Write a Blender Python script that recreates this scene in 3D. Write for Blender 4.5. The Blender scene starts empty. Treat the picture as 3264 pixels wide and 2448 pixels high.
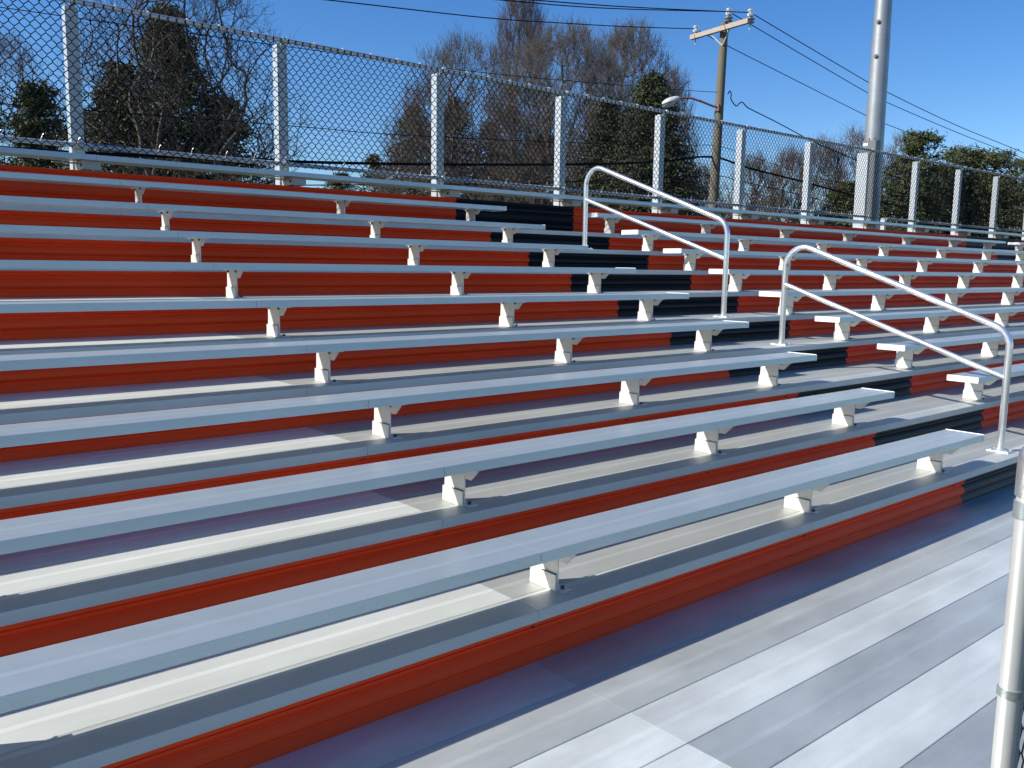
import bpy, math, random
from mathutils import Vector, Matrix
import numpy as np

# ------------------------------------------------------------------ scene, camera, sky, sun
S = bpy.context.scene
COL = S.collection
F_PX, W_PX, H_PX = 2782.85, 3264.0, 2448.0
CAM = Vector((-1.1699, -1.7092, 1.4904))
YAW, PITCH, ROLL = 0.69801, -0.13513, 0.01424
fwd = Vector((math.sin(YAW)*math.cos(PITCH), math.cos(YAW)*math.cos(PITCH), math.sin(PITCH)))
rt0 = Vector((math.cos(YAW), -math.sin(YAW), 0)); up0 = rt0.cross(fwd)
rt = math.cos(ROLL)*rt0 + math.sin(ROLL)*up0
up = -math.sin(ROLL)*rt0 + math.cos(ROLL)*up0
cd = bpy.data.cameras.new('camera'); cam = bpy.data.objects.new('camera', cd); COL.objects.link(cam)
m3 = Matrix((rt, up, -fwd)).transposed()
cam.matrix_world = Matrix.Translation(CAM) @ m3.to_4x4()
cd.sensor_width = 36; cd.lens = F_PX/W_PX*36; cd.clip_start = .05; cd.clip_end = 3000
S.camera = cam
S.render.resolution_x = 1024; S.render.resolution_y = 768

SUN = Vector((-1.19, .57, 1)).normalized()
elev = math.asin(SUN.z); azim = math.atan2(SUN.x, SUN.y)
w = bpy.data.worlds.new('World'); S.world = w; w.use_nodes = True
nt = w.node_tree; sky = nt.nodes.new('ShaderNodeTexSky'); sky.sky_type = 'NISHITA'; sky.sun_disc = False
sky.sun_elevation = elev; sky.sun_rotation = azim % (2*math.pi)
sky.altitude = 300; sky.air_density = 1.0; sky.dust_density = .05; sky.ozone_density = 5.0
bg = nt.nodes['Background']; bg.inputs['Strength'].default_value = .104
hs = nt.nodes.new('ShaderNodeHueSaturation'); hs.inputs['Saturation'].default_value = 1.24; hs.inputs['Hue'].default_value = .508
nt.links.new(sky.outputs[0], hs.inputs['Color']); nt.links.new(hs.outputs[0], bg.inputs[0])
sl = bpy.data.lights.new('sun', 'SUN'); sl.energy = 5.0; sl.angle = math.radians(.53); sl.color = (1, .95, .87)
so = bpy.data.objects.new('sun', sl); COL.objects.link(so); so.rotation_euler = SUN.to_track_quat('Z', 'Y').to_euler()
S.view_settings.view_transform = 'Standard'; S.view_settings.look = 'None'
S.view_settings.exposure = 0.5; S.view_settings.gamma = 1; S.view_settings.use_curve_mapping = False

def ray(u, v): return fwd + rt*((u-1632)/F_PX) - up*((v-1224)/F_PX)
def at(u, v, zd): return CAM + ray(u, v)*zd                 # point seen at pixel u,v at depth zd
def on(u, v, ax, val):
    d = ray(u, v); return CAM + d*((val-CAM[ax])/d[ax])     # same, on an axis plane
rnd = random.Random(7)

# ------------------------------------------------------------------ materials
def mat(name): 
    m = bpy.data.materials.new(name); m.use_nodes = True
    return m, m.node_tree, m.node_tree.nodes['Principled BSDF']
def N(t, ty, **kw):
    n = t.nodes.new(ty)
    for k, v in kw.items():
        if isinstance(v, (int, float, str, bool)) and hasattr(n, k) and k not in n.inputs: setattr(n, k, v)
        else: n.inputs[k].default_value = v
    return n
def math_(t, op, a, b=None, c=None, clamp=False):
    n = t.nodes.new('ShaderNodeMath'); n.operation = op; n.use_clamp = clamp
    for i, x in enumerate((a, b, c)):
        if x is None: continue
        if isinstance(x, (int, float)): n.inputs[i].default_value = x
        else: t.links.new(x, n.inputs[i])
    return n.outputs[0]
def noise(t, vec, scale, detail=3, rough=.5, stretch=None):
    if stretch:
        mp = t.nodes.new('ShaderNodeMapping'); mp.inputs['Scale'].default_value = stretch
        t.links.new(vec, mp.inputs[0]); vec = mp.outputs[0]
    n = N(t, 'ShaderNodeTexNoise', Scale=scale, Detail=detail, Roughness=rough); t.links.new(vec, n.inputs['Vector'])
    return n.outputs['Fac']
def mixc(t, f, a, b):
    n = t.nodes.new('ShaderNodeMix'); n.data_type = 'RGBA'
    for i, x in ((0, f), (6, a), (7, b)):
        if isinstance(x, (int, float)): n.inputs[i].default_value = x
        elif isinstance(x, tuple): n.inputs[i].default_value = (*x, 1)
        else: t.links.new(x, n.inputs[i])
    return n.outputs[2]

def alu(name, base, rough, metal, flute=.0055, strip=.013, spots=.3, bumpd=.0004, wavy=.0, fdark=.86, w_=.2437, sheen_blotch=.05, finish=0):
    """extruded aluminium plank: fine flutes along the plank, a smooth strip down its middle"""
    m, t, b = mat(name)
    uv = t.nodes.new('ShaderNodeUVMap'); sp = t.nodes.new('ShaderNodeSeparateXYZ'); t.links.new(uv.outputs[0], sp.inputs[0])
    V = sp.outputs[1]
    geo = t.nodes.new('ShaderNodeNewGeometry'); P = geo.outputs['Position']
    vc = t.nodes.new('ShaderNodeAttribute'); vc.attribute_name = 'tint'
    dist = math_(t, 'ABSOLUTE', math_(t, 'SUBTRACT', math_(t, 'MODULO', V, 10), w_/2))
    ms = math_(t, 'LESS_THAN', dist, strip)                       # 1 on the smooth strip
    wave = math_(t, 'SINE', math_(t, 'MULTIPLY', V, 2*math.pi/flute))
    fl = math_(t, 'MULTIPLY', wave, math_(t, 'SUBTRACT', 1, ms))
    n1 = noise(t, P, 2.2, 4, .6, (.55, 2.2, 2.2)); n2 = noise(t, P, 26, 3, .6, (.15, 1, 1)); n3 = noise(t, P, 9, 4, .7)
    spot = math_(t, 'MULTIPLY', math_(t, 'GREATER_THAN', noise(t, P, 38, 2, .5, (.7, 1, 1)), .735), spots)
    f = math_(t, 'ADD', .86, math_(t, 'MULTIPLY', n1, .18)); f = math_(t, 'ADD', f, math_(t, 'MULTIPLY', n2, .10))
    f = math_(t, 'MULTIPLY', f, math_(t, 'ADD', fdark, math_(t, 'MULTIPLY', ms, 1-fdark)))
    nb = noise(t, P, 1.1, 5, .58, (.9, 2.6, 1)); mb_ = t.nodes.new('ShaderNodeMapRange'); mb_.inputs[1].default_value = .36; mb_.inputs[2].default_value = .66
    mb_.inputs[3].default_value = 1-sheen_blotch/2; mb_.inputs[4].default_value = 1+sheen_blotch/2; t.links.new(nb, mb_.inputs[0]); f = math_(t, 'MULTIPLY', f, mb_.outputs[0])  # cloudy noise in the colour; on the deck it imitates sun reflections
    f = math_(t, 'MULTIPLY', f, vc.outputs['Fac']); f = math_(t, 'ADD', f, spot)
    f = math_(t, 'ADD', f, math_(t, 'MULTIPLY', fl, math_(t, 'ADD', .03, math_(t, 'MULTIPLY', math_(t, 'GREATER_THAN', V, 9), .05))))
    cm = t.nodes.new('ShaderNodeVectorMath'); cm.operation = 'SCALE'; cm.inputs[0].default_value = base; t.links.new(f, cm.inputs['Scale'])
    t.links.new(cm.outputs[0], b.inputs['Base Color'])
    r = math_(t, 'ADD', rough-.09, math_(t, 'MULTIPLY', n3, .18)); r = math_(t, 'SUBTRACT', r, math_(t, 'MULTIPLY', ms, .02))
    t.links.new(r, b.inputs['Roughness'])
    if finish: t.links.new(math_(t, 'ADD', metal+finish, math_(t, 'MULTIPLY', vc.outputs['Fac'], -finish), clamp=True), b.inputs['Metallic'])   # duller planks are barer metal
    else: b.inputs['Metallic'].default_value = metal
    h = math_(t, 'MULTIPLY', fl, bumpd)
    if wavy: h = math_(t, 'ADD', h, math_(t, 'MULTIPLY', noise(t, P, 3.0, 2, .5, (.8, 2.5, 1)), wavy))
    bp = t.nodes.new('ShaderNodeBump'); bp.inputs['Distance'].default_value = 1; bp.inputs['Strength'].default_value = .6
    t.links.new(h, bp.inputs['Height']); t.links.new(bp.outputs[0], b.inputs['Normal'])
    return m
def simple(name, base, rough, metal=0, nscale=8, var=.2, bump=0, stretch=None, base2=None, coat=0, spec=None, ribs=0):
    m, t, b = mat(name); geo = t.nodes.new('ShaderNodeNewGeometry'); P = geo.outputs['Position']
    n = noise(t, P, nscale, 5, .6, stretch)
    c2 = base2 or tuple(x*(1-var) for x in base)
    mr = t.nodes.new('ShaderNodeMapRange'); mr.inputs[1].default_value = .3; mr.inputs[2].default_value = .7; t.links.new(n, mr.inputs[0])
    t.links.new(mixc(t, mr.outputs[0], base, c2), b.inputs['Base Color'])
    b.inputs['Metallic'].default_value = metal
    t.links.new(math_(t, 'ADD', rough-.06, math_(t, 'MULTIPLY', n, .12)), b.inputs['Roughness'])
    if coat: b.inputs['Coat Weight'].default_value = coat; b.inputs['Coat Roughness'].default_value = .15
    if spec is not None: b.inputs['Specular IOR Level'].default_value = spec
    if bump:
        bp = t.nodes.new('ShaderNodeBump'); bp.inputs['Distance'].default_value = bump; t.links.new(n, bp.inputs['Height']); t.links.new(bp.outputs[0], b.inputs['Normal'])
    if ribs:
        sp = t.nodes.new('ShaderNodeSeparateXYZ'); t.links.new(P, sp.inputs[0]); wv = math_(t, 'SINE', math_(t, 'MULTIPLY', sp.outputs[2], 2*math.pi/ribs))
        bp = t.nodes.new('ShaderNodeBump'); bp.inputs['Distance'].default_value = .0007; bp.inputs['Strength'].default_value = .35; t.links.new(wv, bp.inputs['Height']); t.links.new(bp.outputs[0], b.inputs['Normal'])
    return m
M = {}
M['seat'] = alu('anodised_seat', (.585, .665, .66), .36, .58, spots=.0, fdark=.92)
M['tread'] = alu('mill_tread', (.66, .69, .65), .42, .28, spots=.06, wavy=.0, sheen_blotch=.14)
M['deck'] = alu('mill_deck', (.60, .64, .61), .36, .36, spots=.06, fdark=.95, wavy=.010, sheen_blotch=.34, finish=.95)  # strong cloudy patches: uneven sun reflections painted into the plank colour
M['underplate'] = simple('dull_bracket', (.44, .41, .37), .5, .2, 14, .2)
M['cap'] = simple('cast_cap', (.90, .90, .88), .42, .15, 12, .06)
M['bracket'] = simple('bracket_aluminium', (.74, .71, .66), .45, .2, 14, .10)
M['galv'] = simple('galvanised_post', (.50, .54, .56), .45, .25, 18, .16)
M['galvrail'] = simple('galvanised_fence_rail', (.52, .54, .55), .38, .6, 18, .15)
M['silver'] = simple('silver_cap', (.72, .72, .70), .24, .85, 14, .2)
M['galvpole'] = simple('galvanised_pole', (.36, .38, .385), .46, .55, 3, .25, stretch=(1, 1, .6))
M['rail'] = simple('galvanised_rail', (.84, .84, .83), .24, .78, 30, .12)
M['frontpost'] = simple('front_post_pipe', (.66, .66, .62), .33, .5, 20, .08)
M['bandm'] = simple('band_steel', (.45, .50, .48), .35, .7, 20, .2)
M['red'] = simple('orange_red_paint', (.90, .072, .014), .50, 0, 5, .14, stretch=(.25, 1, 1), spec=.14, ribs=.0085)
M['black'] = simple('black_paint', (.008, .008, .010), .42, 0, 5, .2, spec=.16, stretch=(.3, 1, 1), ribs=.0085)
M['mesh'] = simple('black_vinyl_wire', (.008, .009, .010), .8, 0, 20, .2, spec=.08)
M['tie'] = simple('aluminium_tie', (.8, .8, .78), .35, .6, 20, .1)
M['bolt'] = simple('dull_bolt', (.10, .10, .11), .5, .6, 20, .2)
M['cabinet'] = simple('grey_cabinet', (.13, .138, .14), .5, .1, 6, .08)
M['white'] = simple('white_label', (.8, .8, .8), .5, 0, 6, .05)
M['polewood'] = simple('pole_wood', (.165, .145, .10), .85, 0, 14, .4, .01, (6, 6, .5))
M['armwood'] = simple('arm_wood', (.46, .38, .31), .8, 0, 20, .35, .004, (1, 1, 3))
M['porcelain'] = simple('porcelain', (.30, .30, .31), .25, 0, 10, .2, coat=.5)
M['rust'] = simple('rusty_arm', (.25, .12, .09), .6, .3, 20, .4)
M['lamp'] = simple('lamp_housing', (.62, .63, .62), .45, .2, 10, .1)
M['lens'] = simple('lamp_lens', (.45, .46, .45), .2, 0, 10, .1)
M['wire'] = simple('cable_black', (.008, .008, .010), .85, 0, 10, .1, spec=.08)
M['frame'] = simple('under_frame', (.35, .36, .37), .5, .5, 6, .2)
M['ground'] = simple('winter_grass', (.075, .075, .045), .95, 0, .4, .4, base2=(.045, .055, .028))
M['bark'] = simple('grey_bark', (.12, .10, .08), .9, 0, 5, .4, base2=(.06, .05, .042))
M['twig'] = simple('twigs', (.155, .13, .108), .9, 0, 3, .3)
M['darktwig'] = simple('dark_twigs', (.085, .068, .055), .9, 0, 3, .3)
M['redtwig'] = simple('reddish_twigs', (.155, .12, .105), .9, 0, 3, .3)
def leafm(name, a, b_):
    m, t, b = mat(name); vc = t.nodes.new('ShaderNodeAttribute'); vc.attribute_name = 'tint'
    t.links.new(mixc(t, vc.outputs['Fac'], a, b_), b.inputs['Base Color']); b.inputs['Roughness'].default_value = .75
    b.inputs['Specular IOR Level'].default_value = .25
    return m
M['spruce'] = leafm('spruce_needles', (.025, .035, .018), (.075, .085, .035))
M['pine'] = leafm('pine_needles', (.030, .042, .016), (.095, .108, .036))
M['brownspruce'] = leafm('brown_spruce', (.055, .045, .028), (.12, .10, .06))
M['darkpine'] = leafm('dark_pine', (.032, .042, .018), (.12, .13, .048))
M['deadleaf'] = leafm('dead_leaf', (.30, .13, .06), (.55, .34, .16))
M['brush'] = leafm('brush', (.09, .07, .055), (.20, .15, .12))

# ------------------------------------------------------------------ mesh helpers
class MB:
    def __init__(s): s.v = []; s.f = []; s.uv = []; s.t = []
    def face(s, idx, uv=None, t=1.0):
        s.f.append(idx); s.uv.append(uv or [(0, 20)]*len(idx)); s.t.append(t)
    def extr(s, prof, x0, x1, t=1.0, vc=None, cap=True):
        """closed (y,z) profile swept along x; vc[i] = (v0,v1) uv of segment i"""
        n = len(prof); o = len(s.v)
        s.v += [(x0, y, z) for y, z in prof] + [(x1, y, z) for y, z in prof]
        for i in range(n):
            j = (i+1) % n; a, b = (vc[i] if vc and vc[i] else (20, 20))
            s.face((o+i, o+j, o+n+j, o+n+i), [(x0, a), (x0, b), (x1, b), (x1, a)], t)
        if cap:
            s.face(tuple(o+i for i in range(n))[::-1], None, t); s.face(tuple(o+n+i for i in range(n)), None, t)
    def openstrip(s, prof, x0, x1, t=1.0):
        n = len(prof); o = len(s.v)
        s.v += [(x0, y, z) for y, z in prof] + [(x1, y, z) for y, z in prof]
        for i in range(n-1): s.face((o+i, o+i+1, o+n+i+1, o+n+i), None, t)
    def box(s, a, b, t=1.0, bev=0.0):
        (x0, y0, z0), (x1, y1, z1) = a, b
        if bev:
            e = bev; P = [(y0+e, z0), (y1-e, z0), (y1, z0+e), (y1, z1-e), (y1-e, z1), (y0+e, z1), (y0, z1-e), (y0, z0+e)]
            s.extr(P, x0, x1, t); return
        s.extr([(y0, z0), (y1, z0), (y1, z1), (y0, z1)], x0, x1, t)
    def prismx(s, poly, x0, x1, t=1.0): s.extr(poly, x0, x1, t)
    def tube(s, pts, r, n=8, cap=True, t=1.0, closed=False):
        pts = [Vector(p) for p in pts]; k = len(pts); o = len(s.v); ref = None
        rs = r if isinstance(r, (list, tuple)) else [r]*k
        for i, p in enumerate(pts):
            d = (pts[min(i+1, k-1)] - pts[max(i-1, 0)]).normalized()
            if ref is None:
                ref = d.orthogonal().normalized()
            else:
                ref = (ref - d*ref.dot(d)); ref = ref.normalized() if ref.length > 1e-6 else d.orthogonal().normalized()
            q = d.cross(ref)
            for j in range(n):
                a = 2*math.pi*j/n; s.v.append(tuple(p + (ref*math.cos(a)+q*math.sin(a))*rs[i]))
        for i in range(k-1):
            for j in range(n):
                j2 = (j+1) % n; s.face((o+i*n+j, o+i*n+j2, o+(i+1)*n+j2, o+(i+1)*n+j), None, t)
        if cap:
            s.face(tuple(o+j for j in range(n))[::-1], None, t); s.face(tuple(o+(k-1)*n+j for j in range(n)), None, t)
    def lathe(s, prof, c, n=16, t=1.0):
        c = Vector(c); s.tube([c+Vector((0, 0, z)) for r, z in prof], [max(r, 1e-4) for r, z in prof], n, True, t)
    def build(s, name, m, parent=None, smooth=False, loc=None, angle=40):
        me = bpy.data.meshes.new(name); vs = s.v
        if loc is not None: vs = [(x-loc[0], y-loc[1], z-loc[2]) for x, y, z in vs]
        me.from_pydata(vs, [], s.f)
        ul = me.uv_layers.new(name='UVMap'); ul.data.foreach_set('uv', [c for f in s.uv for p in f for c in p])
        at_ = me.attributes.new('tint', 'FLOAT', 'FACE'); at_.data.foreach_set('value', s.t)
        me.materials.append(m)
        if smooth:
            me.polygons.foreach_set('use_smooth', [True]*len(me.polygons)); me.set_sharp_from_angle(angle=math.radians(angle))
        me.update()
        o = bpy.data.objects.new(name, me); COL.objects.link(o)
        if loc is not None: o.location = loc
        if parent: o.parent = parent; o.location = Vector(o.location) - wloc(parent)
        return o
def wloc(o):
    v = Vector(o.location)
    while o.parent: o = o.parent; v = v+Vector(o.location)
    return v
def place(me, name, loc, parent):
    o = bpy.data.objects.new(name, me); COL.objects.link(o); o.parent = parent; o.location = Vector(loc)-wloc(parent); return o
def proto(build):
    """mesh datablock made once at the origin and shared"""
    o = build; me = o.data; bpy.data.objects.remove(o); return me
def tag(o, label=None, cat=None, group=None, kind=None):
    if label: o['label'] = label
    if cat: o['category'] = cat
    if group: o['group'] = group
    if kind: o['kind'] = kind
    return o
def empty(name, loc=(0, 0, 0)):
    o = bpy.data.objects.new(name, None); COL.objects.link(o); o.location = loc; o.empty_display_size = .2; return o
def copy_tree(o, parent=None):
    c = o.copy(); COL.objects.link(c); c.parent = parent
    for ch in list(o.children): copy_tree(ch, c)
    return c

# ------------------------------------------------------------------ dimensions of the stand
R_, D_ = .20884, .61780                 # rise and depth of a row
HS, WS, TS, OFF = .22697, .24373, .0429, -.010
NT = .0442
X0, X1 = -9.0, 30.0
JOINTS = [-6.388, .927, 8.24, 15.55, 22.87]
A1 = (4.62, 6.41)                       # black aisle panels
A2_ = (17.50, 20.30)
def spans(a, b, gap=.0010):
    xs = [a]+[j for j in JOINTS if a < j < b]+[b]
    return [(xs[i]+(gap if i else 0), xs[i+1]-(gap if i < len(xs)-2 else 0)) for i in range(len(xs)-1)]
def plank_prof(y0, w_, z1, t, e=.0018, front=True):
    """profile of a plank and the uv codes of its segments"""
    P = [(y0, z1-t), (y0, z1-e), (y0+e, z1), (y0+w_-e, z1), (y0+w_, z1-e), (y0+w_, z1-t)]
    return P, [(10.4, 10.4+t-e), None, (e, w_-e), None, (10.4, 10.4+t), None]

# ground
g = MB(); g.v += [(-500, -500, -1.4), (900, -500, -1.4), (900, 900, -1.4), (-500, 900, -1.4)]; g.face((0, 1, 2, 3))
tag(g.build('ground', M['ground']), kind='structure')

# walkway at the foot of the rows
wk = MB(); TN = {0: (.93, .80), 1: (1.12, .98), 2: (1.0, .80), 3: (1.14, 1.02), 4: (1.0, .84)}
ys = [.641, .3955, .150, -.095, -.340, -.588, -.836]
for i in range(len(ys)-1):
    y1, y0 = ys[i], ys[i+1]
    P, V = plank_prof(y0+.0015, y1-y0-.003, 0.0, .045)
    for j, (a, b) in enumerate(spans(X0, X1)):
        tt = (1.04, .93, 1.15, 1.13, 1.16, 1.10)[i] if b < 1 else (.92, .92, 1.06, .86, 1.08, .84)[i]
        if a > 2: tt *= rnd.uniform(.94, 1.04)
        wk.extr(P, a, b, tt, V)
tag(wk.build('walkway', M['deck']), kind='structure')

# ------------------------------------------------------------------ bleacher stand: treads and risers
stand = tag(empty('bleacher_stand', (5, 3, 0)), 'stepped aluminium bleacher stand with orange-red risers and black aisle risers', 'bleachers')
m = MB(); m.tube([(0, .008, 0), (0, -.002, 0)], .0055, 8); SCREW = proto(m.build('screw', M['bolt']))
rp = [(.005, .1655), (.002, .162), (.002, .152), (.012, .1485), (.012, .1445), (.006, .142), (.006, .137), (.029, .127), (.028, .121), (.016, .108), (.007, .096), (.003, .083), (.003, .069),
      (.012, .059), (.027, .050), (.027, .044), (.018, .031), (.012, .018), (.011, .008), (.012, -.006)]
rp += [(y+.004, z) for y, z in rp[::-1]]
def riser(k, z0, h=1.0):
    for (a, b, c, lab) in ((X0, A1[0], 'red', None), (A1[0], A1[1], 'black', 'black riser panel of the aisle'), (A1[1], A2_[0], 'red', None),
                      (A2_[0], A2_[1], 'black', 'black riser panel of the far aisle'), (A2_[1], X1, 'red', None)):
        m = MB(); P = [(k*D_+y+.002, z0+z*h) for y, z in rp]
        m.extr(P, a+.0005, b-.0005, 1)
        o = m.build('riser_panel', M[c], stand, smooth=True, angle=28)
        if lab: o['label'] = lab
for k in range(1, 11):
    riser(k, (k-1)*R_)
riser(10, 9*R_+.1665, 1.0)
for k in range(1, 10):
    m = MB(); z = k*R_; y0 = k*D_
    bl = [(y0, .1495, NT), (y0+.1535, .2425, .040), (y0+.400, .2425, .040)]
    for i, (yy, ww, th) in enumerate(bl):
        P, V = plank_prof(yy, ww, z-(.0015 if i else 0), th)
        for a, b in spans(X0, X1):
            tt = (1.15 if b < 1 else .70)*rnd.uniform(.97, 1.03)
            if i == 0: tt = .88
            m.extr(P, a, b, tt, V)
    o = m.build('tread', M['tread'], stand)
    # screws along the riser below this tread
    for x in (-.92, .908, 2.74, 4.45, 6.6, 8.38, 10.25, 12.1, 14.0, 15.8): place(SCREW, 'screw', (x, y0, z-R_+.148), o)
m = MB()                                                             # stringers and legs under the stand
for n in range(-5, 16):
    x = 1.16+1.862*n
    m.extr([(.60, -.16), (.60, -.06), (9.9*D_, 9*R_-.10), (10.4*D_, 9*R_-.10), (10.4*D_, 9*R_-.25)], x-.03, x+.03)
    for y, zt in ((.62, -.1), (3.4, .85), (6.3, 1.75)): m.box((x-.04, y, -1.4), (x+.04, y+.08, zt))
    m.box((x-.04, -.8, -1.4), (x+.04, -.72, -.052)); m.box((x-.03, -.8, -.13), (x+.03, .6, -.052))
m.build('under_frame', M['frame'], stand)

# ------------------------------------------------------------------ benches
def bolt_mesh(h, r_):
    m = MB(); m.tube([(0, 0, 0), (0, 0, h)], r_, 6); return proto(m.build('bolt', M['bolt']))
BOLT_A, BOLT_B = bolt_mesh(.0115, .009), bolt_mesh(-.014, .007)
m = MB(); m.box((-.0108, .10, -.001), (-.0035, .18, .0012)); SLOT = proto(m.build('slot', M['bolt']))
m = MB()                                                             # seat bracket: stub plate, upper plate, top flange with its wing, foot
m.prismx([(.097, .0), (.252, .0), (.250, .070), (.099, .070)], -.010, -.004)
m.prismx([(.095, .0), (.2485, .0), (.244, .1395), (.240, .1795), (.094, .1795)], -.002, .004)
m.prismx([(.0, .180), (.246, .180), (.246, .184), (.0, .184)], -.028, .034)
m.prismx([(-.006, .1795), (.046, .130), (.088, .130), (.088, .1795)], -.0025, .0045)
m.prismx([(.2405, .1795), (.2405, .163), (.262, .1795)], -.0025, .0045)
m.box((.0045, .068, .0005), (.056, .245, .0055))
BRACKET = proto(m.build('support_bracket', M['bracket']))
def support(parent, x, y0, z0, lx):
    o = place(BRACKET, 'support_bracket', (x, y0, z0), parent)
    if -1.5 < x < 20:
        place(BOLT_A, 'bolt', (x+.030, y0+.098, z0+.0055), o)
        place(BOLT_B, 'bolt', (x-.020, y0+.060, z0+.180), o); place(BOLT_B, 'bolt', (x-.020, y0+.190, z0+.180), o)
        place(SLOT, 'slot', (x, y0, z0+.0705), o)
def bench(name, k, xa, xb, sups, capL, capR, label, group):
    y0, z0 = k*D_, k*R_
    t = empty(name, ((xa+xb)/2, y0+OFF+WS/2, z0)); label = ' '.join(label.split()[:16]); tag(t, label, 'bench', group)
    m = MB(); P, V = plank_prof(y0+OFF, WS, z0+HS, TS)
    for a, b in spans(xa+.004*capL, xb-.004*capR): m.extr(P, a, b, rnd.uniform(.97, 1.03), V)
    m.build('seat_plank', M['seat'], t)
    for x in sups: support(t, x, y0, z0, 0)
    for c, x0, x1 in ((capL, xa, xa+.030), (capR, xb-.006, xb)):
        if not c: continue
        m = MB(); e = .003
        if c and x0 == xa: x1 = xa+.006
        m.box((x0-.001, y0+OFF-e, z0+HS-TS-e), (x1+.001, y0+OFF+WS+e, z0+HS+e), 1, .005)
        m.box((x0 if x0 != xa else x1, y0+OFF-.0018, z0+HS-TS-.0018), (x0 if x0 != xa else x1+.0, y0+OFF-.0015, z0+HS)) if False else None
        m.build('end_cap', M['cap'], t, smooth=True)
    return t
ORD = ['lowest', 'second', 'third', 'fourth', 'fifth', 'sixth', 'seventh', 'eighth', 'ninth']
LS = [-8.0, -6.2, -4.4, -2.65, -.90, 1.113, 2.942, 4.4696]
MS = [6.57, 8.42, 10.27, 12.05, 14.02, 15.84, 17.39]
RS = [18.95, 21.4, 23.3, 25.1, 27.0, 28.8]
for k in range(1, 10):
    o_ = ORD[k-1]
    up_ = 'lowest' if k == 1 else o_+' from the bottom'
    bench('bench', k, -8.5, 4.8073, LS, 0, 1, f'aluminium bench left of the black aisle panels, {up_}' + (', nearest the walkway' if k == 1 else ''), 'benches left of the aisle')
    bench('bench', k, 6.1918, 17.785, MS, 1, 1, f'aluminium bench right of the aisle handrails, {up_}' + (', bright end cap' if k < 8 else ''), 'benches right of the aisle')
    if k > 5: bench('bench', k, 18.53, 29.5, RS, 1, 0, f'bench beyond the far black aisle at the right edge, {up_}', 'benches beyond the far aisle')
    else: bench('bench', k, 18.53, 29.5, RS, 1, 0, f'bench beyond the far aisle, past the right edge, {up_}', 'benches beyond the far aisle')
# top bench against the fence
t = empty('bench', (10, 10*D_+.12, 10*R_)); tag(t, 'long top bench running unbroken along the foot of the chain-link fence', 'bench')
zt = 10*R_+HS+.0294; m = MB(); P, V = plank_prof(10*D_+OFF, WS, zt, TS)
for a, b in spans(-8.5, 29.5): m.extr(P, a, b, rnd.uniform(.97, 1.03), V)
m.build('seat_plank', M['seat'], t)
PX = [.845+1.862*n for n in range(-5, 16)]                            # fence posts (x centre)
for x in PX:
    m = MB(); y = 10*D_; zb = zt-TS
    m.box((x-.013, y+.04, zb-.075), (x-.005, y+.30, zb-.006)); m.box((x-.005, y+.04, zb-.075), (x+.13, y+.05, zb-.006))
    m.box((x+.122, y+.05, zb-.075), (x+.13, y+.29, zb-.006)); m.box((x-.013, y+.0, zb-.005), (x+.13, y+.24, zb-.001))
    m.box((x-.20, y+.16, zb-.020), (x-.014, y+.25, zb-.014))
    o = m.build('support_bracket', M['underplate'], t)
    m = MB(); m.tube([(x-.012, y+.085, zb-.04), (x-.020, y+.085, zb-.04)], .014, 10); m.build('bolt', M['bolt'], o)

# ------------------------------------------------------------------ handrails in the aisle
def arc(c, r, a0, a1, n=7): return [(c[0]+r*math.cos(math.radians(a0+(a1-a0)*i/n)), c[1]+r*math.sin(math.radians(a0+(a1-a0)*i/n))) for i in range(n+1)]
def handrail(label):
    X = 5.52; t = empty('handrail', (X, 1.69, R_)); tag(t, label, 'handrail', 'bent pipe handrails in the aisle')
    sl_ = math.degrees(math.atan(.368)); yl, yu = .766, 2.612
    zl = lambda y: 1.118+(y-.895)*.368                               # sloping run
    r1 = .17; r2 = .16
    # lower bend: vertical at yl to slope
    tl = r2*math.tan(math.radians((90-sl_)/2)); zi = zl(yl)
    c1 = (yl+r2, zi-tl); low = arc(c1, r2, 180, 90+sl_)
    zi2 = zl(yu); tu = r1*math.tan(math.radians((90+sl_)/2)); c2 = (yu-r1, zi2-tu); hi = arc(c2, r1, 90+sl_, 0, 10)
    path = [(yl, R_+.006)]+[(yl, R_+.4)]+low+hi+[(yu, 4*R_+.4), (yu, 4*R_+.006)]
    m = MB(); m.tube([(X, y, z) for y, z in path], .0243, 20); m.build('top_rail', M['rail'], t, True)
    m = MB(); m.tube([(X, yl+.012, .742), (X, yu-.012, 1.358)], .0215, 18); m.build('mid_rail', M['rail'], t, True)
    for y, z in ((yl, R_), (yu, 4*R_)):
        m = MB(); m.box((X-.055, y-.075, z+.001), (X+.055, y+.075, z+.010), 1, .002)
        m.tube([(X, y, z+.010), (X, y, z+.022)], .031, 18)
        for sx, sy in ((1, 1), (1, -1), (-1, 1), (-1, -1)): m.tube([(X+sx*.038, y+sy*.055, z+.010), (X+sx*.038, y+sy*.055, z+.019)], .008, 6)
        m.build('base_plate', M['rail'], t, True)
    return t
h1 = handrail('bent pipe handrail in the lower part of the aisle, at the right')
h2 = copy_tree(h1); h2.location = Vector(h1.location)+Vector((0, 4*D_, 4*R_)); h2['label'] = 'bent pipe handrail in the upper part of the aisle, reaching up to the fence'

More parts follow.
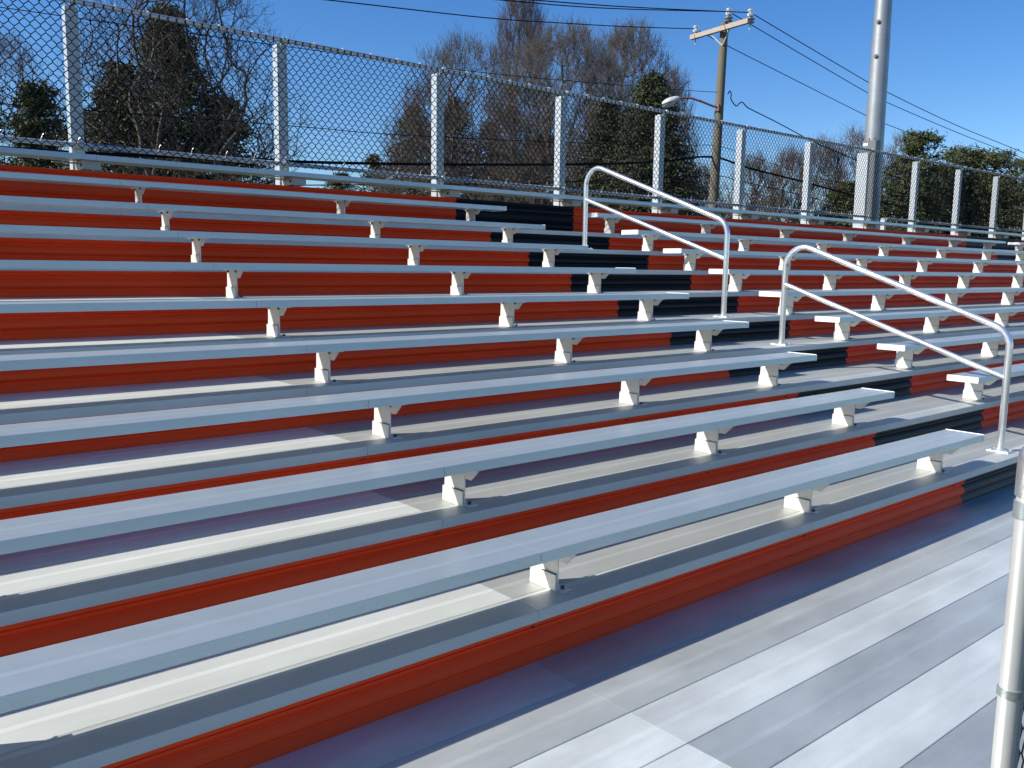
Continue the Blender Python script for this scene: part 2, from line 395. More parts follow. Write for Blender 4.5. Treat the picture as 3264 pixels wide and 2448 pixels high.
# ------------------------------------------------------------------ chain-link fence on top
fence = tag(empty('chain_link_fence', (10, 6.45, 1.4)), 'tall black chain-link fence with galvanised posts behind the top bench', 'fence')
YF = 6.38; FT = 3.592; FB = 2.436
m = MB(); m.tube([(.02, .048, 0), (.02, 6.454-YF, 0)], .012, 8); m.tube([(0, .02, 0), (.04, .02, 0)], .029, 12); m.box((.005, 6.440-YF, -.055), (.045, 6.4545-YF, -.005))
CLAMP = proto(m.build('rail_clamp', M['bandm'], None, True))
m = MB(); m.tube([(0, .045, -.02), (0, .02, .026), (.004, -.012, .022), (.01, -.012, .004)], .0042, 5); TIE_T = proto(m.build('tie_wire', M['tie'], None, True))
m = MB(); m.tube([(-.012, -.012, .0), (0, .004, .024), (.016, .02, .058), (.024, .012, .066)], .0024, 5); TIE_B = proto(m.build('tie_wire', M['tie'], None, True))
for n, x in enumerate(PX):
    wd = .05 if n != 12 else .085
    m = MB(); m.box((x-.03, 6.455, -1.4), (x+.07 if n != 12 else x+.04, 6.555 if n != 12 else 6.66, FT-.030), 1, .004); p_ = m.build('post', M['galv'], fence)
    for z in (FT, FB): place(CLAMP, 'rail_clamp', (x, YF, z), p_)
m = MB(); m.box((14.60, 6.455, -1.4), (14.68, 6.535, FB+.02), 1, .004); m.build('post', M['galv'], fence)
for z, nm in ((FT, 'top_rail'), (FB, 'bottom_rail')):
    m = MB()
    if z == FT: m.tube([(-8.6+i*.6, YF+.02, z) for i in range(64)], .0212, 12)
    else:
        m.tube([(-8.6+i*.565, YF+.02, z) for i in range(41)], .0212, 12); m.tube([(14.55+i*.5, YF+.02, z) for i in range(31)], .0212, 12)
    rl = m.build(nm, M['galvrail'], fence, True)
    x = -1.0
    while x < 22:
        place(TIE_T if z == FT else TIE_B, 'tie_wire', (x+rnd.uniform(-.03, .03), YF, z), rl); x += .31
# woven mesh: every wire is one zigzag
PW, PH = .0755, .0895
m = MB(); zb = 2.397; NR = 13; r = .0039
nx = int((22.5+2.6)/PW)
def wire(m, x, flip, r=.0039, n=4):
    pts = []
    for j in range(2*NR+1):
        z = zb+.012+j*PH/2; s = (j+flip) % 2
        xx = x + (PW/2+.0015 if s else 0) + (0 if s else -.0015)
        k = 0.006
        yo = .0022 if s else -.0022
        pts.append((xx, YF-.006+yo, z-k)); pts.append((xx, YF-.006-yo, z+k))
    top = pts[-1]; pts += [(top[0]+.003, YF-.006, top[2]+.016), (top[0]+.001, YF-.006, top[2]+.024)] if NR else []
    m.tube(pts, r, n, False)
for i in range(nx):
    x = -2.6+i*PW; fl = 0
    wire(m, x, 0); wire(m, x+PW/2, 1) if False else None
    # the neighbour interlocks at its left bends
    o = len(m.v); pts = []
    for j in range(2*NR+1):
        z = zb+.012+j*PH/2; s = j % 2
        xx = x + (PW/2-.0015 if s else PW+.0015-.003)
        yo = -.0022 if s else .0022
        pts.append((xx, YF-.006+yo, z-.006)); pts.append((xx, YF-.006-yo, z+.006))
    m.tube(pts, r, 4, False)
    m.tube([(x-.004, YF-.006, pts[-1][2]-.004), (x-.001, YF-.007, pts[-1][2]+.022), (x+.004, YF-.006, pts[-1][2]+.020)], .0058, 4, True)
m.build('chain_link', M['mesh'], fence)

# ------------------------------------------------------------------ front fence post at the right edge
zd = 2.40; b_ = at(3199, 2400, zd); px_, py_ = b_.x, b_.y
top_z = on(3286, 1520, 1, py_).z+.095
ff = tag(empty('front_fence', (px_+1, py_, -1.4)), 'walkway-front fence post with domed cap and black mesh at the right edge', 'fence')
m = MB(); m.tube([(px_, py_, -1.4), (px_, py_, top_z-.085)], .0278, 28); p_ = m.build('post', M['frontpost'], ff, True)
m = MB(); zc = top_z
m.lathe([(.0275, zc-.148), (.0318, zc-.146), (.0325, zc-.14), (.0325, zc-.050), (.031, zc-.035), (.026, zc-.020), (.017, zc-.010), (.010, zc-.006), (.009, zc+.012), (.004, zc+.016)], (px_, py_, 0), 28)
m.build('post_cap', M['silver'], p_, True)
m = MB(); m.lathe([(.030, zc-.205), (.0325, zc-.204), (.0325, zc-.160), (.030, zc-.159)], (px_, py_, 0), 28)
m.build('tension_band', M['bandm'], p_, True); m = MB()
zb2 = on(3215, 2205, 1, py_).z
for z in (zb2,):
    m.lathe([(.029, z-.012), (.0318, z-.011), (.0318, z+.011), (.029, z+.012)], (px_, py_, 0), 28)
    m.box((px_+.030, py_-.008, z-.010), (px_+.055, py_+.006, z+.010))
m.build('tension_band', M['bandm'], p_, True)
m = MB(); m.box((px_+.056, py_-.012, -.9), (px_+.078, py_-.002, zc-.20)); m.build('tension_bar', M['underplate'], ff)
m = MB(); m.tube([(px_+.03, py_-.0, zc-.18), (px_+1.9, py_, zc-.18)], .02, 12); m.build('top_rail', M['rail'], ff, True)
m = MB()
for i in range(24):
    x = px_+.036+i*.072; z = -.9; pts = []
    for j in range(44):
        pts.append((x+(.034 if j % 2 else 0), py_+.004+(.002 if j % 2 else -.002), z)); z += .038
        if z > zc-.13: break
    m.tube(pts, .0026, 5, False); m.tube([(a+.036, b, c+.038) for a, b, c in pts[:-1]], .0026, 5, False)
m.build('chain_link', M['mesh'], ff)
m = MB(); m.tube([(px_+1.9, py_, -1.4), (px_+1.9, py_, zc)], .0278, 16); m.build('post', M['frontpost'], ff, True)

# ------------------------------------------------------------------ floodlight pole with its cabinet
lp = at(2786, 451, 21.0); LX, LY = lp.x, lp.y
pole = tag(empty('floodlight_pole', (LX, LY, -1.4)), 'thick galvanised steel pole rising behind the fence at the right', 'light pole')
zj = on(2808, 116, 1, LY).z
m = MB(); ra = lambda z: .262-.0068*(z+1.4)
m.tube([(LX, LY, z) for z in (-1.4, 2, 5, zj)], [ra(z) for z in (-1.4, 2, 5, zj)], 40); m.build('lower_shaft', M['galvpole'], pole, True)
m = MB(); m.tube([(LX, LY, z) for z in (zj+.004, 12, 19)], [ra(z)-.006 for z in (zj, 12, 19)], 40); m.build('upper_shaft', M['galvpole'], pole, True)
for (u, v) in ((2794, 53), (2785, 165)):
    z_ = on(u, v, 1, LY-.2).z; q = Vector((LX, LY, z_)); d = CAM-q; d.z = 0; d.normalize(); d = (d+Vector((-.767, .641, 0))*.55).normalized(); r1_ = ra(z_)
    m = MB(); m.tube([q+d*(r1_-.03), q+d*(r1_+.012)], .052, 12); m.tube([q+d*(r1_+.012), q+d*(r1_+.04)], .028, 8); m.build('access_bolt', M['bolt'], pole, True)
# cabinet: its left face turned to the sun, standing against the pole towards the stand
ctop = on(2755, 442, 1, LY-.2).z; bx, by = LX-.50, LY-.32
cab = empty('electrical_cabinet', (bx, by, -1.4)); tag(cab, 'grey electrical cabinet strapped to the thick steel pole behind the fence', 'cabinet')
m = MB(); m.box((bx, by, -.2), (bx+.20, by+.34, ctop), 1, .004); m.box((bx-.006, by+.02, 0), (bx, by+.32, ctop-.02)); m.build('cabinet_body', M['cabinet'], cab)
m = MB(); m.box((bx-.009, by+.20, ctop-.12), (bx-.0065, by+.31, ctop-.06)); m.build('label_plate', M['white'], cab)
for dy in (.06, .2):
    m = MB(); m.tube([(bx+.05, by+dy, ctop), (bx+.05, by+dy, ctop+.06)], .014, 8); m.build('conduit_stub', M['bolt'], cab)
# ------------------------------------------------------------------ utility pole
UP = at(2308, 100, 23.0); UB = at(2270, 700, 23.0)
dirp = (UB-UP); base = UP + dirp*((-1.4-UP.z)/dirp.z); top = UP - dirp*((at(2310, 76, 23).z-UP.z)/dirp.z)*-1
top = UP + dirp*((at(2310, 76, 23).z-UP.z)/dirp.z)
up_ = tag(empty('utility_pole', base), 'wooden utility pole with crossarm and insulators, seen over the fence', 'utility pole')
m = MB(); m.tube([base.lerp(top, i/8) for i in range(9)], [.152-.048*i/8 for i in range(9)], 20); m.build('pole_shaft', M['polewood'], up_, True)
PY = UP.y
al = on(2212, 121, 1, PY+1.12); ar = on(2397, 67, 1, PY-1.22)
ax = (ar-al).normalized(); upz = Vector((0, 0, 1)); sd = ax.cross(upz).normalized(); uu = sd.cross(ax)
def obox(m, a, b, hw, hh, side, upv):
    o = len(m.v)
    for p in (a, b):
        for s1, s2 in ((-1, -1), (1, -1), (1, 1), (-1, 1)): m.v.append(tuple(p+side*hw*s1+upv*hh*s2))
    for i in range(4): j = (i+1) % 4; m.face((o+i, o+j, o+4+j, o+4+i))
    m.face((o+3, o+2, o+1, o)); m.face((o+4, o+5, o+6, o+7))
toC = (CAM-UP); toC.z = 0; toC.normalize()
off = sd*(.15 if sd.dot(toC) > 0 else -.15)
m = MB(); obox(m, al+off*.6, ar+off*.6, .05, .058, sd, uu); m.build('crossarm', M['armwood'], up_)
jb = at(2302, 145, 22.9)
for (u, v) in ((2276, 113), (2335, 93)):
    m = MB(); q = on(u, v, 1, PY+(2302-u)/60*.6); m.tube([q+off*.6, jb], .018, 6); m.build('brace', M['galv'], up_)
insul = []
for (u, v, yy) in ((2218, 92, PY+1.04), (2392, 40, PY-1.15), (2323, 37, PY-.12)):
    q = on(u, v, 1, yy); hgt = .30 if u != 2323 else .50
    m = MB(); m.tube([q+Vector((0, 0, -hgt-.12)), q+Vector((0, 0, -.2))], .018, 8)
    pin = m.build('insulator_pin', M['galv'], up_, True)
    m = MB(); m.lathe([(.04, -.26), (.10, -.25), (.115, -.225), (.055, -.20), (.06, -.19), (.115, -.17), (.115, -.15), (.06, -.13), (.06, -.11), (.08, -.09)], q, 16)
    i_ = m.build('insulator', M['porcelain'], up_, True)
    m = MB(); m.lathe([(.08, -.088), (.082, -.02), (.05, .0), (.07, .03), (.07, .07), (.03, .09)], q, 12); m.build('clamp_top', M['tie'], i_, True)
    insul.append(q)
# street lamp arm and head
A = [at(u, v, 22.85) for u, v in ((2290, 343), (2272, 338), (2240, 325), (2205, 313), (2180, 311), (2163, 314))]
sl2 = tag(empty('street_lamp', A[0]), 'grey cobra-head street lamp on a rusty curved arm fixed to the wooden pole', 'street lamp')
m = MB(); m.tube(A, .028, 10); m.box(tuple(A[0]-Vector((.03, .03, .09))), tuple(A[0]+Vector((.03, .03, .09)))); m.build('lamp_arm', M['rust'], sl2, True)
a_, b2 = at(2166, 314, 22.85), at(2110, 333, 22.85); dh = (b2-a_); Ln = dh.length; dh.normalize()
m = MB(); o = 0; nn = 14; prev = None
sec = [(0, .05, .05), (.06, .075, .085), (.25, .10, .11), (.5, .15, .12), (.75, .16, .11), (.93, .11, .07), (1, .03, .02)]
sd2 = dh.cross(upz).normalized(); u2 = sd2.cross(dh)
for (tt, hw, hh) in sec:
    for j in range(nn):
        an = 2*math.pi*j/nn; zz = math.sin(an); m.v.append(tuple(a_+dh*Ln*tt+sd2*hw*math.cos(an)+u2*(hh*zz*(.9 if zz > 0 else .45))))
for i in range(len(sec)-1):
    for j in range(nn): m.face((i*nn+j, i*nn+(j+1) % nn, (i+1)*nn+(j+1) % nn, (i+1)*nn+j))
hd = m.build('lamp_head', M['lamp'], sl2, True)
m = MB(); cc = a_+dh*Ln*.68-u2*.045; o = 0
for (rr, dz) in ((.14, 0), (.13, -.04), (.09, -.075), (.02, -.09)):
    for j in range(nn): an = 2*math.pi*j/nn; m.v.append(tuple(cc+dh*rr*1.25*math.cos(an)+sd2*rr*math.sin(an)+u2*dz))
for i in range(3):
    for j in range(nn): m.face((i*nn+j, i*nn+(j+1) % nn, (i+1)*nn+(j+1) % nn, (i+1)*nn+j))
m.build('lamp_lens', M['lens'], hd, True)
m = MB(); cc = a_+dh*Ln*.42+u2*.10; m.tube([cc, cc+u2*.09], .035, 10); m.build('photocell', M['bolt'], hd, True)

# cables strung along the poles
def cable(pts, y, r, name, label, cat, ext=(12, 12), y2=None, noadd=False):
    P = []
    for i, (u, v) in enumerate(pts):
        yy = y if y2 is None else y+(y2-y)*i/(len(pts)-1)
        P.append(on(u, v, 1, yy))
    if ext[0]: P.insert(0, P[0]+(P[0]-P[1]).normalized()*ext[0])
    if ext[1]: P.append(P[-1]+(P[-1]-P[-2]).normalized()*ext[1])
    Q = []                                                           # smooth
    for i in range(len(P)-1):
        p0, p1, p2, p3 = P[max(i-1, 0)], P[i], P[i+1], P[min(i+2, len(P)-1)]
        k = 5
        for j in range(k):
            t_ = j/k; Q.append(.5*((2*p1)+(p2-p0)*t_+(2*p0-5*p1+4*p2-p3)*t_*t_+(3*p1-p0-3*p2+p3)*t_**3))
    Q.append(P[-1])
    m = MB(); m.tube(Q, r, 5)
    return tag(m.build(name, M['wire'], None, True), label, cat, 'overhead lines')
qL, qR, qC = insul
def px(q):
    d = q-CAM; z = d.dot(fwd); return (1632+F_PX*d.dot(rt)/z, 1224-F_PX*d.dot(up)/z)
cable([(1045, 0), (1542, 56), (1800, 74), (2000, 85), px(qL)], qL.y, .012, 'power_line', 'lowest of the three power lines running up-left from the crossarm', 'power line', (10, 0))
cable([(1597, 0), (1800, 18), (2000, 29), px(qC)], qC.y, .012, 'power_line', 'middle power line, from the crossarm centre insulator up to the top edge', 'power line', (10, 0))
cable([(1700, 0), (1850, 12), (2000, 22), (2200, 32), px(qR)], qR.y, .012, 'power_line', 'power line from the right crossarm insulator leaving at the top edge', 'power line', (10, 0))
cable([px(qR), (2763, 260), (2828, 294), (3050, 400), (3264, 487)], qR.y, .012, 'power_line', 'highest power line sloping down right behind the steel pole', 'power line', (0, 25))
cable([px(qC), (2760, 293), (2828, 327), (3050, 422), (3264, 506)], qC.y, .012, 'power_line', 'second power line down right, just under the highest one', 'power line', (0, 25))
cable([px(qL), (2326, 150), (2754, 365), (2823, 395), (3050, 480), (3264, 540)], qL.y, .012, 'power_line', 'third power line down right, widest apart from the upper two', 'power line', (0, 25))
PYb = PY-.2
cable([(0, 23), (400, 79), (1000, 160), (1600, 238), (2166, 286), (2288, 294)], PYb, .007, 'telephone_wire', 'thin wire meeting the wooden pole just above the street lamp', 'wire', (5, 0))
cable([(0, 330), (587, 375), (1000, 407), (1226, 427), (1746, 452), (2100, 463), (2282, 463), (2317, 473), (2547, 549), (2700, 587), (2900, 622), (3264, 672)], PYb, .008, 'telephone_wire', 'thin wire crossing the pole well above the thick cable', 'wire', (5, 15))
cable([(2276, 559), (2317, 565), (2363, 578), (2534, 617), (2670, 650), (2900, 692), (3264, 735)], PYb, .011, 'telephone_wire', 'lowest wire right of the wooden pole, below the thick cable', 'wire', (0, 15))
cable([(700, 596), (1000, 590), (1415, 587), (1700, 584), (2113, 565), (2276, 559)], PYb, .011, 'telephone_wire', 'lowest wire left of the wooden pole, skimming the fence bottom rail', 'wire', (15, 0))
cable([(0, 470), (271, 488), (746, 506), (1000, 517), (1407, 524), (1791, 524), (2000, 520), (2149, 511), (2230, 500), (2282, 502), (2314, 510), (2387, 536), (2547, 576), (2700, 617), (2840, 651), (3026, 689), (3264, 722)], PYb, .028, 'trunk_cable', 'thick black trunk cable sagging past the wooden pole behind the fence', 'cable', (5, 15))
sd_ = cable([(2320, 300), (2326, 290), (2331, 300), (2330, 315), (2340, 332), (2348, 338), (2356, 330), (2366, 326), (2382, 342), (2398, 351), (2480, 392), (2556, 433), (2604, 457), (2700, 498), (2840, 559), (2896, 578), (3035, 627), (3264, 700)], PYb, .015, 'service_cable', 'twisted service cable with loops hanging from the wooden pole', 'cable', (0, 15))

# ------------------------------------------------------------------ trees
def np_mesh(name, V, Fq, m, parent=None, tint=None, smooth=False):
    """V (n,3), Fq (k,c) faces of one size"""
    me = bpy.data.meshes.new(name); k, c = Fq.shape
    me.vertices.add(len(V)); me.vertices.foreach_set('co', V.astype(np.float32).ravel())
    me.loops.add(k*c); me.loops.foreach_set('vertex_index', Fq.astype(np.int32).ravel())
    me.polygons.add(k); me.polygons.foreach_set('loop_start', np.arange(0, k*c, c, dtype=np.int32)); me.polygons.foreach_set('loop_total', np.full(k, c, dtype=np.int32))
    if tint is not None:
        a = me.attributes.new('tint', 'FLOAT', 'FACE'); a.data.foreach_set('value', tint.astype(np.float32))
    me.materials.append(m); me.update(calc_edges=True); me.validate()
    if smooth: me.polygons.foreach_set('use_smooth', [True]*k)
    o = bpy.data.objects.new(name, me); COL.objects.link(o)
    if parent: o.parent = parent; o.location = -wloc(parent)
    return o
def segs_mesh(name, A, B, ra_, rb_, m, parent, n=3):
    """many tapered segments as n-sided tubes"""
    A = np.array(A); B = np.array(B); ra_ = np.array(ra_); rb_ = np.array(rb_); d = B-A; L = np.linalg.norm(d, axis=1, keepdims=True)+1e-9; d = d/L
    ref = np.where(np.abs(d[:, 2:3]) < .8, np.array([[0, 0, 1.]]), np.array([[1., 0, 0]])); s = np.cross(d, ref); s /= np.linalg.norm(s, axis=1, keepdims=True); t_ = np.cross(d, s)
    k = len(A); V = np.empty((k, 2*n, 3))
    for j in range(n):
        a = 2*math.pi*j/n; o = s*math.cos(a)+t_*math.sin(a)
        V[:, j] = A+o*ra_[:, None]; V[:, n+j] = B+o*rb_[:, None]
    F_ = np.array([[j, (j+1) % n, n+(j+1) % n, n+j] for j in range(n)]); F_ = (F_[None]+(np.arange(k)*2*n)[:, None, None]).reshape(-1, 4)
    return np_mesh(name, V.reshape(-1, 3), F_, m, parent, np.ones(len(F_)))
def leaves(name, C, size, m, parent, rs, tint, up_bias=0.0, aspect=.35):
    """one narrow leaf-sized triangle/quad at each centre"""
    C = np.array(C); k = len(C); a = rs.normal(size=(k, 3)); a[:, 2] += up_bias; a /= np.linalg.norm(a, axis=1, keepdims=True)
    b = np.cross(a, rs.normal(size=(k, 3))); b /= np.linalg.norm(b, axis=1, keepdims=True)
    sz = size*rs.uniform(.6, 1.4, (k, 1)); V = np.empty((k, 4, 3))
    V[:, 0] = C-a*sz; V[:, 1] = C+b*sz*aspect; V[:, 2] = C+a*sz; V[:, 3] = C-b*sz*aspect
    return np_mesh(name, V.reshape(-1, 3), np.arange(4*k).reshape(k, 4), m, parent, tint)
GZ = -1.4
def bare(u, vt, zd_, wpx, n, seed, label, m='twig', twl=.42, tw=.006, nt_=6, bf=.42, fork=.16, r_t=.0062, dead=0, base_u=None, up=.55, kid='crown'):
    """leafless tree: crown points joined one by one to the nearest, least roundabout limb; radii add up towards the trunk"""
    rs = np.random.RandomState(seed); b = at(u if base_u is None else base_u, 858, zd_); b.z = GZ; cu = at(u, 858, zd_); Hh = at(u, vt, zd_).z-GZ; Rw = wpx/2/F_PX*zd_
    t = tag(empty('bare_tree', b), label, 'tree', 'leafless trees behind the fence')
    zf = Hh*fork; lobes = [(rs.uniform(0, 6.28), rs.uniform(.75, 1.05), rs.uniform(2, 4)) for _ in range(4)]
    P = []
    while len(P) < n:
        h = rs.uniform(0, 1); a = rs.uniform(0, 2*math.pi)
        lob = 1-.16*sum(max(0, math.sin(k*a+p+h*5))*q for p, q, k in lobes)/3
        R = Rw*(min(1, (h/.42)**.75) if h < .42 else math.sqrt(max(0, 1-((h-.42)/.60)**2)))*lob
        rr = R*rs.uniform(0, 1)**.42
        P.append((cu.x+rr*math.cos(a), cu.y+rr*math.sin(a), GZ+zf+(Hh-zf)*h*(1-.10*(rr/max(R, .01))**2*rs.uniform(0, 1))))
    P = np.array(P); root = np.array([b.x, b.y, GZ+zf]); P = P[np.argsort(np.linalg.norm(P-root, axis=1))]
    N_ = len(P)+1; X = np.empty((N_, 3)); X[0] = root; par = np.zeros(N_, int); pl = np.zeros(N_)
    for i in range(1, N_):
        q = P[i-1]; dv = q-X[:i]; d = np.linalg.norm(dv, axis=1); c = d+bf*pl[:i]+.6*np.maximum(0, -dv[:, 2])
        k = int(np.argmin(c)); X[i] = q; par[i] = k; pl[i] = pl[k]+d[k]
    w_ = np.full(N_, r_t**2.2)
    for i in range(N_-1, 0, -1): w_[par[i]] += w_[i]
    R_a = np.minimum(w_**(1/2.2), .24*max(1, Hh/11)); idx = np.arange(1, N_)
    ln = np.linalg.norm(X[idx]-X[par[idx]], axis=1, keepdims=True)
    mid = (X[idx]+X[par[idx]])/2+rs.normal(size=(N_-1, 3))*ln*.07
    A = np.concatenate([X[par[idx]], mid]); B = np.concatenate([mid, X[idx]])
    rp_ = np.minimum(R_a[par[idx]], R_a[idx]*1.35); ra_ = np.concatenate([rp_, (rp_+R_a[idx])/2]); rb_ = np.concatenate([(rp_+R_a[idx])/2, R_a[idx]])
    bigm = ra_ > .030; bigm[0] = True
    segs_mesh('trunk', np.concatenate([A[bigm], [[b.x, b.y, GZ]]]), np.concatenate([B[bigm], [root]]), np.concatenate([ra_[bigm], [R_a[0]*1.3]]), np.concatenate([rb_[bigm], [R_a[0]]]), M['bark'], t, 6)
    A, B, ra_, rb_ = [A[~bigm]], [B[~bigm]], [ra_[~bigm]], [rb_[~bigm]]
    # fine twigs off every crown point, two generations
    src = np.repeat(idx, nt_); o = X[src]; base_d = X[src]-X[par[src]]; base_d /= np.linalg.norm(base_d, axis=1, keepdims=True)
    out = o-root; out /= np.linalg.norm(out, axis=1, keepdims=True)
    for g in range(2):
        d = base_d*.5+out*.35+rs.normal(size=o.shape)*.55+np.array([0, 0, up]); d /= np.linalg.norm(d, axis=1, keepdims=True)
        L = twl*rs.uniform(.5, 1.3, (len(o), 1))*(1 if g == 0 else .7); m1 = o+d*L*.5; e = m1+(d+rs.normal(size=o.shape)*.22)*L*.5
        rr = np.full(len(o), tw*(1 if g == 0 else .8)); A += [o, m1]; B += [m1, e]; ra_ += [rr, rr*.9]; rb_ += [rr*.9, rr*.6]
        if g == 0: o = np.concatenate([m1, e]); base_d = np.concatenate([d, d]); out = np.concatenate([out, out])
    A, B, ra_, rb_ = map(np.concatenate, (A, B, ra_, rb_)); ra_ = np.maximum(ra_, tw*.7); rb_ = np.maximum(rb_, tw*.55)
    segs_mesh(kid, A, B, ra_, rb_, M[m], t, 3)
    if dead:
        k = rs.randint(0, len(B), dead*8); C = B[k]; C = C[(C[:, 2] < GZ+Hh*.62) & (abs(C[:, 0]-b.x+.5) < 1.6)][:dead]
        if len(C): leaves('dead_leaves', C, .07, M['deadleaf'], t, rs, rs.rand(len(C)), aspect=.5)
    return t
def evergreen(u, vt, zd_, wpx, seed, label, m='spruce', kind='spruce', n=9000, leaf=.085, name='evergreen_tree', z0=.12, group='evergreens behind the fence', off=(0, 0)):
    rs = np.random.RandomState(seed); b = at(u, 858, zd_)+Vector((off[0], off[1], 0)); b.z = GZ; Hh = at(u, vt, zd_).z-GZ; Rw = wpx/F_PX*zd_/2
    t = tag(empty(name, b), label, 'tree', group); B = np.array(b)
    T = [(B+np.array([0, 0, Hh*i/6]), B+np.array([0, 0, Hh*(i+1)/6]), .18*(1-i/6.3)+.01, .18*(1-(i+1)/6.3)+.01) for i in range(6)]
    C = []; ti = []; nb = int(n/60)
    for i in range(nb):
        h = z0+(1-z0)*rs.uniform(0, 1)**(1.15 if kind == 'spruce' else .8); a = rs.uniform(0, 2*math.pi)
        if kind == 'spruce': rad = Rw*(1-h)**.75*1.12*rs.uniform(.72, 1.12)+.12
        elif kind == 'pine': rad = Rw*math.sqrt(max(.02, 1-((h-.55)/.5)**2))*rs.uniform(.55, 1.15)
        else: rad = Rw*min(1, (1-h)*2.2+.12)*rs.uniform(.7, 1.15)
        p0 = B+np.array([0, 0, Hh*h]); dz = (-.28*rad if kind == 'spruce' else .25*rad)*rs.uniform(.6, 1.3)
        p1 = p0+np.array([math.cos(a)*rad, math.sin(a)*rad, dz]); T.append((p0, p1, .035, .010))
        base_t = np.clip(rs.normal(.45, .25), 0, 1)
        if kind == 'pine':                                            # tufts towards the branch ends, gaps between
            for c in range(3):
                q = p0+(p1-p0)*rs.uniform(.55, 1.05); k = 20
                C.append(q+rs.normal(size=(k, 3))*np.array([.24, .24, .15])*max(.6, Rw/2.4)); ti.append(np.clip(base_t+rs.normal(size=k)*.18, 0, 1))
        else:
            k = 60; s_ = rs.uniform(.15, 1.0, k)**.7; q = p0+(p1-p0)*s_[:, None]
            wd = (.10+.12*rad*(1-s_*.6))[:, None]; q = q+rs.normal(size=(k, 3))*np.array([1, 1, .55])*wd
            q[:, 2] -= (rs.rand(k)*.16); C.append(q); ti.append(np.clip(base_t+rs.normal(size=k)*.2, 0, 1))
    segs_mesh('trunk', *zip(*T), M['bark'], t, 4)
    leaves('crown', np.concatenate(C), leaf, M[m], t, rs, np.concatenate(ti), aspect=.30)
    return t
# left cluster
evergreen(560, 60, 25, 500, 11, 'tall dark evergreen in the left half, showing through the bare branches', 'darkpine', 'other', 27000, .075)
evergreen(410, 225, 24.5, 420, 12, 'dark bushy evergreen between the first and second fence posts', 'darkpine', 'other', 22000, .075)
evergreen(720, 330, 25.5, 440, 13, 'low dark evergreen just left of the second fence post', 'darkpine', 'other', 17000, .072)
evergreen(150, 300, 25, 190, 14, 'yellow-green young pine left of the first fence post', 'pine', 'pine', 10500, 0.078, 'pine_tree')
evergreen(-20, 205, 27, 260, 15, 'dark narrow evergreen at the left edge', 'darkpine', 'spruce', 13500, 0.062)
bare(600, -110, 23, 780, 1400, 3, 'bare tree spreading in front of the tall dark evergreen, a few tan leaves', 'darktwig', .38, .0045, 4, .5, .2, .0062, 160, None, .25)
bare(60, 140, 30, 330, 500, 4, 'thin bare tree at the left edge behind the mesh', 'redtwig', .4, .0045, 5)
# centre
bare(1790, 130, 34, 590, 1600, 21, 'broad vase-shaped bare tree behind the fourth fence post', 'twig', .42, .0062, 6)
bare(1650, 15, 46, 230, 700, 22, 'tall slender bare tree with reddish twigs, highest in the centre', 'redtwig', .7, .007, 7, .6, .15, .007, 0, None, 1.3)
bare(1985, 122, 38, 420, 1400, 23, 'bare tree with rounded crown left of the wooden pole', 'twig', .42, .0065, 6, .42, .16, .0065, 0, 1950)
bare(1475, 160, 36, 520, 1100, 24, 'low wide bare tree left of the centre, twigs over the third fence post', 'twig', .45, .006, 5, .5, .14, .0062, 0, 1540)
bare(1340, 300, 35, 330, 500, 27, 'small bare tree over the brown-green conical conifer', 'twig', .40, .005, 4, .5, .14, .0055, 0, 1480)
bare(2125, 250, 42, 190, 600, 26, 'bare tree just behind the street lamp', 'redtwig', .45, .0068, 6)
evergreen(1320, 345, 40, 560, 31, 'brown-green conical conifer left of the third fence post', 'brownspruce', 'spruce', 30000, 0.07)
evergreen(1440, 325, 42, 520, 32, 'brown-green conifer just right of the third fence post', 'brownspruce', 'spruce', 27000, 0.07)
evergreen(1560, 400, 43, 620, 33, 'low brown conifer at the centre behind the bare stems', 'brownspruce', 'spruce', 24000, 0.07)
evergreen(1720, 440, 46, 460, 34, 'low dark conifer behind the fourth fence post', 'brownspruce', 'other', 24000, 0.07)
evergreen(1195, 500, 44, 170, 35, 'small green pine peeping over the top bench, left of centre', 'pine', 'other', 7500, 0.078, 'pine_tree')
evergreen(1090, 560, 46, 330, 36, 'low green bush over the top bench between second and third posts', 'pine', 'other', 9000, 0.078)
evergreen(2060, 250, 30, 640, 37, 'big green spruce behind the fifth fence post', 'spruce', 'spruce', 51000, 0.066)
evergreen(1925, 330, 31, 460, 38, 'shorter green spruce left of the big one', 'spruce', 'spruce', 27000, 0.066)
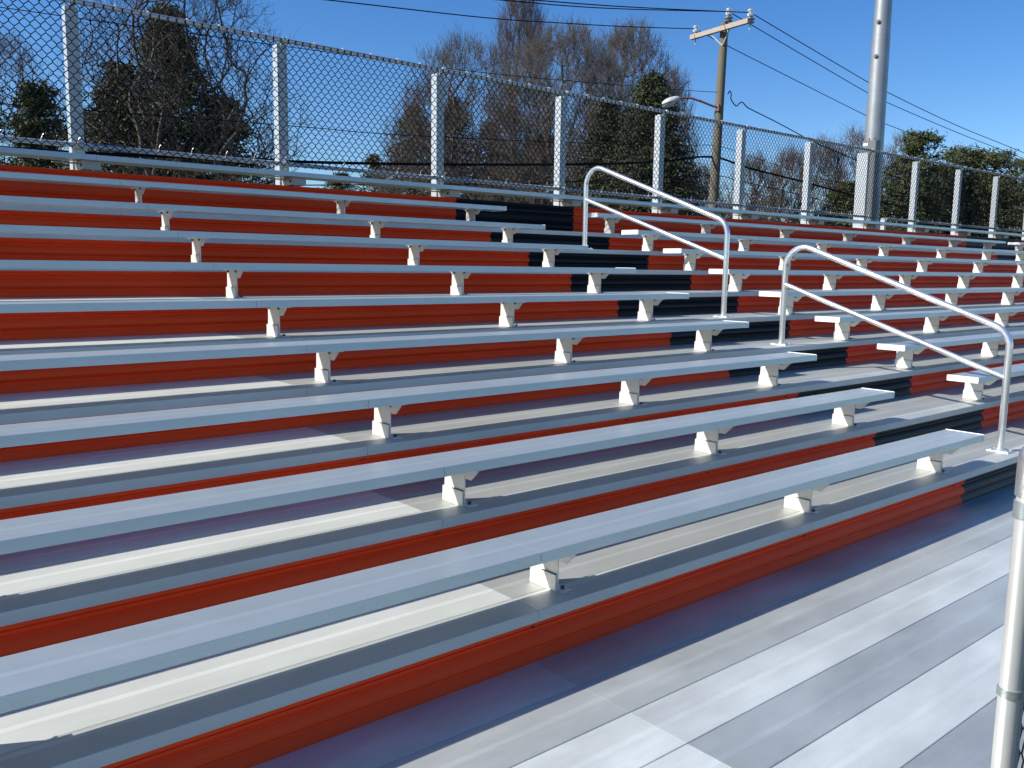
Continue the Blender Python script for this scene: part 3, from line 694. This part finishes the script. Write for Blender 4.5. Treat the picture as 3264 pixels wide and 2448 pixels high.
# right
for i, (u, v, zd_, st, ln, lab) in enumerate([(2230, 560, 44, 4, .6, 'small bare tree at the foot of the wooden pole'), (2380, 520, 46, 5, .6, 'bare tree right of the wooden pole'),
        (2500, 500, 48, 5, .6, 'bare tree left of the seventh fence post'), (2600, 470, 46, 5, .6, 'bare tree right of the seventh fence post'), (2700, 440, 50, 5, .6, 'bare tree left of the grey cabinet'),
        (2850, 460, 52, 5, .5, 'bare tree right of the thick steel pole'), (2990, 560, 52, 5, .6, 'low bare tree between the pines at the right')]):
    bare(u, v, zd_, 210, 420, 40+i, lab, 'redtwig', .55, .0075, 6, .5, .12, .008)
evergreen(2690, 590, 40, 330, 51, 'round olive-green bush left of the cabinet', 'pine', 'other', 18000, 0.078)
evergreen(2905, 440, 44, 170, 52, 'tall pine right of the thick steel pole', 'pine', 'pine', 12000, 0.094, 'pine_tree')
evergreen(2865, 540, 43, 230, 53, 'lower wide pine in front of the tall right-hand pine', 'pine', 'pine', 11000, 0.086, 'pine_tree')
evergreen(3050, 490, 46, 250, 54, 'flat-topped pine behind the ninth fence post', 'pine', 'pine', 16000, 0.094, 'pine_tree')
evergreen(3140, 506, 47, 220, 55, 'loose-crowned pine right of the flat-topped one', 'pine', 'pine', 12000, 0.094, 'pine_tree')
evergreen(3250, 520, 48, 160, 56, 'narrow pine at the right edge', 'darkpine', 'pine', 12000, 0.094, 'pine_tree')
evergreen(3110, 580, 45, 330, 57, 'dark evergreen mass low behind the right-hand fence posts', 'darkpine', 'pine', 14000, .09)
# far-off brush filling the foot of the view
rs = np.random.RandomState(99); C = []; 
for i in range(26000):
    u = rs.uniform(-300, 3700); zd_ = rs.uniform(52, 64); p = at(u, 858, zd_)
    hh = 5.0+1.3*math.sin(u*.011)+.9*math.sin(u*.031+1)+.5*math.sin(u*.09)
    if u > 2250: hh += 1.0
    z = GZ+hh*rs.uniform(0, 1)**.6
    C.append((p.x, p.y, z))
o = leaves('far_brush', np.array(C), .26, M['brush'], None, rs, rs.rand(len(C)), 1.2, .22)
tag(o, 'brown leafless brush far behind the trees', 'brush', None, 'stuff')
